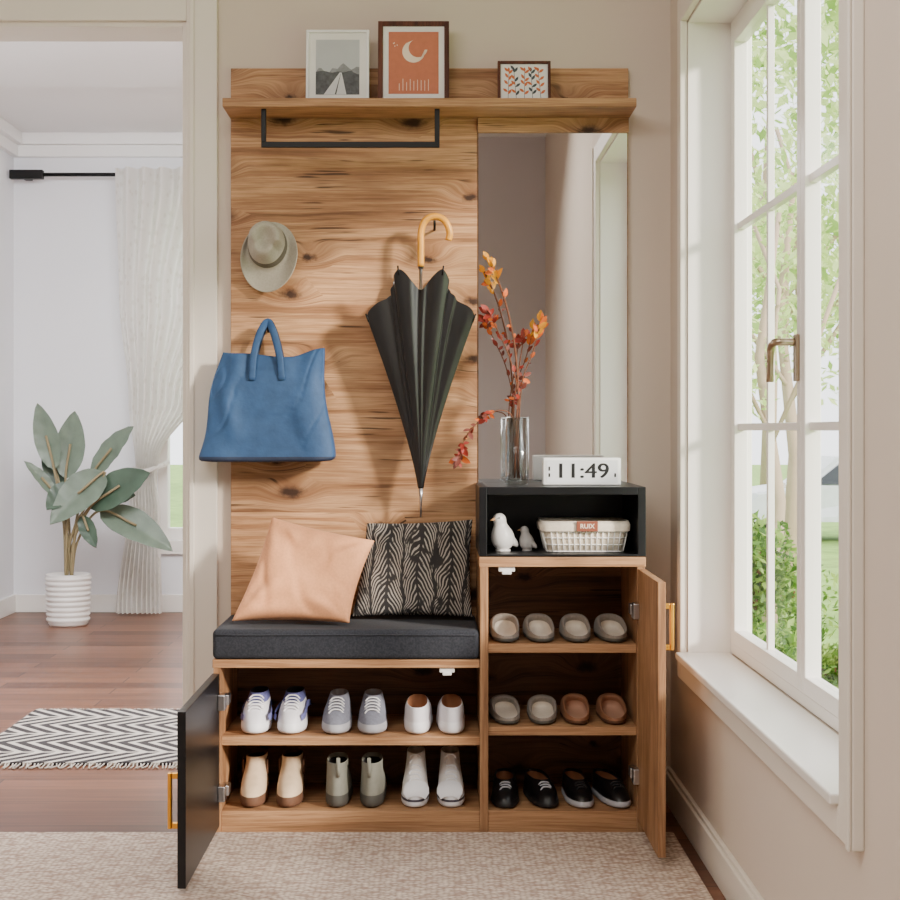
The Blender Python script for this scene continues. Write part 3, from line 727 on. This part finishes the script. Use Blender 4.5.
two('leather_slipper',(.341,.428),SY,.2475,(pi+.04,pi-.06),SL,.074,MU(.054),[BRNS,SLIPB,SLB2],hs=.88)
LOAF=[(.01,.99,.93,0,0,0),(-.005,1,1,.006,.006,0),(-.005,1,1,.014,.016,0),(.01,.99,.94,.018,.020,1),(.04,.985,.92,.032,.036,1),(.14,.98,.88,.044,.050,1),(.28,.975,.80,.056,.060,1),(.36,.97,.72,.066,.066,1),(.38,.955,.64,.062,.063,2),(.42,.94,.6,.022,.022,2)]
ll=[(.20,.050,.014),(.25,.054,.015),(.30,.058,.015)]
two('black_loafer',(.172,.256),-.212,.0535,(.02,.12),.205,.072,LOAF,[BLKS,BLKL,BRNI],lace=ll,lmat=GREYS,hs=.85)
two('black_loafer',(.344,.424),-.212,.0535,(.14,.16),.205,.070,LOAF,[GREYS,BLKL,BRNI],lace=ll,lmat=BLKS,hs=.85)

# ---------------------------------------------------------------- rugs
box('entry_rug',-2.0,.555,-3.2,-.345,.0005,.010,RUG,bev=.003)
R2=empty('herringbone_rug')
box('rug_body',-1.32,-.10,.42,1.26,.0005,.010,HERR,R2,bev=.002)
FR=pm('rug_fringe',(196,188,178),.95)
L=[]
for i in range(120):
    x=-1.315+i*.0102; L.append([(x,.42,.006),(x+rnd.uniform(-.006,.006),.395,.004),(x+rnd.uniform(-.01,.01),.372,.003)])
    L.append([(x,1.26,.006),(x+rnd.uniform(-.006,.006),1.285,.004),(x+rnd.uniform(-.01,.01),1.305,.003)])
tubes('fringe',L,.0022,FR,R2,n=5)

# ---------------------------------------------------------------- curtain and rod
k=N('sheer_linen'); 
vo=k.n('ShaderNodeTexVoronoi'); vo.inputs['Scale'].default_value=22; k.l(k.obj(),vo.inputs['Vector'])
k.l(k.ramp(vo.outputs['Distance'],[(.2,lin((230,226,218))),(.34,lin((249,247,243)))]),k.b.inputs['Base Color'])
k.b.inputs['Roughness'].default_value=.9
tl=k.n('ShaderNodeBsdfTranslucent'); tl.inputs[0].default_value=(.97,.95,.92,1); mx=k.n('ShaderNodeMixShader'); mx.inputs[0].default_value=.42
k.l(k.b.outputs[0],mx.inputs[1]); k.l(tl.outputs[0],mx.inputs[2]); k.l(mx.outputs[0],k.out.inputs[0]); SHEER=k.m
def interp(tab,z):
    for (z0,v0),(z1,v1) in zip(tab,tab[1:]):
        if z0>=z>=z1:
            t=(z0-z)/(z0-z1); t=t*t*(3-2*t); return v0+(v1-v0)*t
    return tab[-1][1]
left=[(2.26,-1.60),(1.6,-1.585),(1.1,-1.535),(.74,-1.50),(.6,-1.535),(.02,-1.60)]
right=[(2.26,-.70),(1.6,-.95),(1.1,-1.20),(.80,-1.38),(.70,-1.40),(.55,-1.38),(.02,-1.37)]
V=[];F=[];nu,nv=170,70
for j in range(nv+1):
    z=2.26-(2.26-.012)*j/nv; xl,xr=interp(left,z),interp(right,z); wd=xr-xl
    for i in range(nu+1):
        u=i/nu; am=.036 if wd>.3 else .024
        V.append((xl+wd*u,3.99+am*math.sin(u*2*pi*10+.4*math.sin(z*5)+1.2*math.sin(u*7))+.006*math.sin(u*60+z*3),z))
for j in range(nv):
    for i in range(nu): F.append((j*(nu+1)+i,j*(nu+1)+i+1,(j+1)*(nu+1)+i+1,(j+1)*(nu+1)+i))
CT=empty('curtain'); mesh('sheer_panel',V,F,SHEER,CT)
tube('tie_back',[(-1.51,3.99,.74),(-1.45,3.94,.73),(-1.39,3.99,.75),(-1.36,4.12,.77)],.012,SHEER,CT,sm=4)
RD=empty('curtain_rod')
tube('rod',[(-2.05,4.05,2.235),(-1.3,4.05,2.235),(-.5,4.05,2.235)],.010,BLKM,RD)
boxes('bracket',[(-2.15,-1.98,4.03,4.07,2.212,2.258),(-2.10,-2.06,4.07,4.16,2.22,2.25)],BLKM,RD,bev=.004)

# ---------------------------------------------------------------- plant
PL=empty('potted_plant',(-1.75,3.6,0))
prof=[(0,.0),(.085,.0),(.094,.012)]
for i in range(9):
    z0=.02+i*.0245; prof+=[(.095+i*.0009,z0),(.103+i*.0009,z0+.008),(.103+i*.0009,z0+.016),(.095+i*.0009,z0+.0225)]
prof+=[(.108,.245),(.098,.248),(.094,.225),(0,.222)]
lathe('pot',prof,CERAM,PL,n=48)
lathe('soil',[(0,.222),(.094,.2225),(0,.232)],pm('soil',(70,52,40),.95),PL,n=24)
LEAF=pm('plant_leaf',(100,116,100),.42,noise=(14,.18)); LEAFD=pm('plant_leaf_dark',(66,86,70),.42,noise=(14,.18)); STM=pm('plant_stem',(140,126,92),.6)
lv=[((-.067,0,.745),(-.149,0,1.067),.060,0),((-.02,.03,.70),(.02,.05,1.03),.074,0),((.10,0,.70),(.322,-.05,.955),.060,0),((.19,-.06,.735),(-.06,-.12,.49),.090,0),
((.11,-.05,.565),(.41,-.10,.735),.085,1),((.15,.0,.55),(.51,-.05,.36),.080,0),((-.04,-.02,.60),(-.20,-.05,.79),.030,0),((.07,-.05,.53),(.16,-.12,.38),.04,1),((-.05,.05,.66),(-.13,.08,.90),.056,1),((.02,-.03,.68),(-.075,-.12,.56),.056,1),((.12,.08,.6),(.30,.12,.62),.055,1)]
Ls=[]
for li,(b_,t_,w_,mt) in enumerate(lv):
    b_=Vector(b_); t_=Vector(t_); V=[];F=[]
    d=t_-b_; S=14; Wn=4
    nrm=Vector((rnd.uniform(-.4,.4),-1,.55)).normalized()
    side=d.cross(nrm).normalized(); nn=side.cross(d.normalized())
    if nn.y>0: nn=-nn
    arch=d.length*.13
    for i in range(S+1):
        t=i/S; c=b_+d*t+Vector((0,0,1))*arch*4*t*(1-t)*(.5 if abs(d.x)>.1 else .1)
        ww=w_*(math.sin(pi*t**.8)**.75 if 0<t<1 else 0)
        for j in range(-Wn,Wn+1):
            q=j/Wn
            V.append(c+side*ww*q+nn*(-.22*ww*(1-abs(q)))+nn*.004*math.sin(t*26+q*4)*abs(q))
    m_=2*Wn+1
    for i in range(S):
        for j in range(2*Wn): F.append((i*m_+j,i*m_+j+1,(i+1)*m_+j+1,(i+1)*m_+j))
    mesh('leaf',V,F,[LEAFD if mt else LEAF],PL)
    r0=Vector((rnd.uniform(-.02,.02),rnd.uniform(-.02,.02),.22))
    Ls.append(smoothpts([r0,r0*.5+b_*.5+Vector((-(b_.x)*.25,0,.02)),b_,b_+d*.5+Vector((0,.003,arch*(.5 if abs(d.x)>.1 else .1)))],6))
tubes('stalks',Ls,.006,STM,PL)
# ---------------------------------------------------------------- outdoors
GR=pm('lawn',(130,166,78),.95,noise=(3,.25)); TBARK=pm('tree_bark',(172,150,130),.9)
mesh('ground_outside',[(-40,-30,-.9),(60,-30,-.9),(60,80,-.9),(-40,80,-.9)],[(0,1,2,3)],GR,smooth=False)
def leafmat(nm,col):
    k=N(nm); k.b.inputs['Base Color'].default_value=lin(col); k.b.inputs['Roughness'].default_value=.6
    tl=k.n('ShaderNodeBsdfTranslucent'); tl.inputs[0].default_value=lin(col); mx=k.n('ShaderNodeMixShader'); mx.inputs[0].default_value=.5
    k.l(k.b.outputs[0],mx.inputs[1]); k.l(tl.outputs[0],mx.inputs[2]); k.l(mx.outputs[0],k.out.inputs[0]); return k.m
GLB=[leafmat('bush_light',(150,180,84)),leafmat('bush_mid',(100,140,52)),leafmat('bush_dark',(66,104,36))]
GLT=[leafmat('foliage_light',(216,230,164)),leafmat('foliage_mid',(188,210,128)),leafmat('foliage_dark',(146,178,92))]
def foliage(nm,blobs,nl,size,parent,GL):
    V=[];F=[];MI=[]; r=random.Random(len(nm)+int(blobs[0][0]*10))
    tot=sum(b[3]**2 for b in blobs)
    for (x,y,z,R,sz) in blobs:
        for q in range(int(nl*R*R/tot)):
            a=r.uniform(0,2*pi); cz=r.uniform(-1,1); rr=R*(r.uniform(.2,1)**.5); s_=math.sqrt(1-cz*cz)
            p=Vector((x+rr*s_*math.cos(a),y+rr*s_*math.sin(a),z+rr*cz*sz))
            u=Vector((r.uniform(-1,1),r.uniform(-1,1),r.uniform(-1,1))).normalized(); v=u.cross(Vector((r.uniform(-1,1),r.uniform(-1,1),1))).normalized()
            l=size*r.uniform(.6,1.3); b=len(V)
            V+=[p-u*l,p+v*l*.45,p+u*l,p-v*l*.45]; F.append((b,b+1,b+2,b+3)); MI.append(r.choice([0,0,1,1,2]))
    me=bpy.data.meshes.new(nm); me.from_pydata([tuple(v) for v in V],[],F)
    for m_ in GL: me.materials.append(m_)
    for p,i in zip(me.polygons,MI): p.material_index=i
    o=bpy.data.objects.new(nm,me); COL.objects.link(o); o.parent=parent
def tree(x,y,h,R,nl=5000,size=.09):
    T=empty('tree',(x,y,-.9))
    tube('trunk',[(0,0,0),(.1,0,h*.3),(-.05,.1,h*.6),(.1,0,h*.9)],[h*.017,h*.014,h*.010,h*.005],TBARK,T)
    tubes('branches',[[(0,0,h*.4),(R*.5,0,h*.65),(R*.8,.2,h*.8)],[(0,0,h*.45),(-R*.5,.2,h*.7),(-R*.8,0,h*.85)],[(0,0,h*.5),(.2,R*.5,h*.75),(0,R*.7,h*.9)]],h*.005,TBARK,T)
    r=random.Random(int(x*10)); bl=[]
    for i in range(10): bl.append((r.uniform(-R,R)*.75,r.uniform(-R,R)*.75,h*r.uniform(.50,1.1),R*r.uniform(.4,.6),.75))
    foliage('leaf_canopy',bl,nl,size,T,GLT)
tree(2.85,9.5,4.1,.9,1000,.05); tree(3.9,13.5,5.2,1.7,2000,.08); tree(5.6,20,7.5,2.6,2800,.12); tree(7.8,33,11,4.5,4500,.2)
def bush(x,y,r0,h,nl=2600,sz=.04):
    T=empty('garden_bush',(x,y,-.9)); r=random.Random(int(x*17))
    tubes('woody_stems',[[(0,0,0),(r.uniform(-.3,.3)*r0,r.uniform(-.3,.3)*r0,h*.7)] for i in range(6)],.012,BARK,T)
    foliage('bush_leaves',[(r.uniform(-.4,.4)*r0,r.uniform(-.4,.4)*r0,h*(.18+.55*i/6),r0*.6,.9) for i in range(7)],nl,sz,T,GLB)
bush(2.02,6.3,.42,1.5,3200); bush(2.35,5.3,.45,.65); bush(1.78,4.6,.35,.8); bush(-1.3,6.3,.7,1.3); bush(3.2,11,.8,.45); bush(-.5,7.6,.7,1.2)
CA=empty('parked_car',(7.2,22.5,-.88))
WP=pm('car_paint',(196,200,208),.25,coat=.6); CG=pm('car_glass',(40,46,52),.1); TY=pm('tyre',(30,30,32),.8)
prof=[(-2.1,.35),(-2.15,.62),(-2.0,.80),(-1.2,.92),(-.6,1.38),(.7,1.42),(1.5,1.0),(2.05,.92),(2.15,.6),(2.1,.32)]
rg=[]
for yy,sc in ((-.86,.96),(-.80,1),(.80,1),(.86,.96)): rg.append([(x*sc,yy*(1 if z<.95 else .84),z*sc) for x,z in prof])
loft('body',rg,WP,CA,smooth=False)
for s_ in (-1,1):
    P=[(-1.05,s_*.865,.93),(-.55,s_*.765,1.30),(.62,s_*.765,1.32),(1.25,s_*.865,.96)]
    mesh('side_window',P,[(0,1,2,3)],CG,CA,smooth=False)
    for wx in (-1.35,1.35):
        rg=[[(wx+r*math.cos(2*pi*i/28),s_*yy,.33+r*math.sin(2*pi*i/28)) for i in range(28)] for r,yy in ((.16,.80),(.31,.80),(.33,.82),(.33,.88),(.30,.90),(.20,.89),(.05,.885))]
        loft('wheel',rg,TY,CA)

# ---------------------------------------------------------------- lights & world
wd=bpy.data.worlds.new('World'); SC.world=wd; wd.use_nodes=True
bg=wd.node_tree.nodes['Background']; bg.inputs[0].default_value=(.95,.97,1,1); bg.inputs[1].default_value=3.4
def sun(d,e,ang,col):
    l=bpy.data.lights.new('sun','SUN'); l.energy=e; l.angle=ang; l.color=col
    o=bpy.data.objects.new('sun',l); COL.objects.link(o); o.rotation_euler=Vector(d).to_track_quat('-Z','Y').to_euler(); o.location=(6,-6,5)
sun((-1,.80,-.46),7.5,.12,(1,.91,.80))
def area(nm,loc,d,sx,sy,e,col):
    l=bpy.data.lights.new(nm,'AREA'); l.shape='RECTANGLE'; l.size=sx; l.size_y=sy; l.energy=e; l.color=col
    o=bpy.data.objects.new(nm,l); COL.objects.link(o); o.location=loc; o.rotation_euler=Vector(d).to_track_quat('-Z','Y').to_euler()
area('hall_fill_light',(-.7,-2.4,2.46),(.1,.5,-1),1.8,1.8,80,(1,.96,.91))  # added off-frame fill to brighten the hall, not an actual fixture
area('far_room_fill_light',(-.9,1.1,2.38),(-.1,.5,-1),1.8,1.4,215,(.98,.985,1))  # unseen fill added behind the header to lift the far room

# ---------------------------------------------------------------- camera
cd=bpy.data.cameras.new('camera'); cam=bpy.data.objects.new('camera',cd); COL.objects.link(cam)
cam.location=(0,-4.0,.937); cam.rotation_euler=(pi/2,0,0)
cd.sensor_width=36; cd.lens=63.36; cd.shift_x=.0189; cd.shift_y=-.0222; cd.clip_start=.05
SC.camera=cam
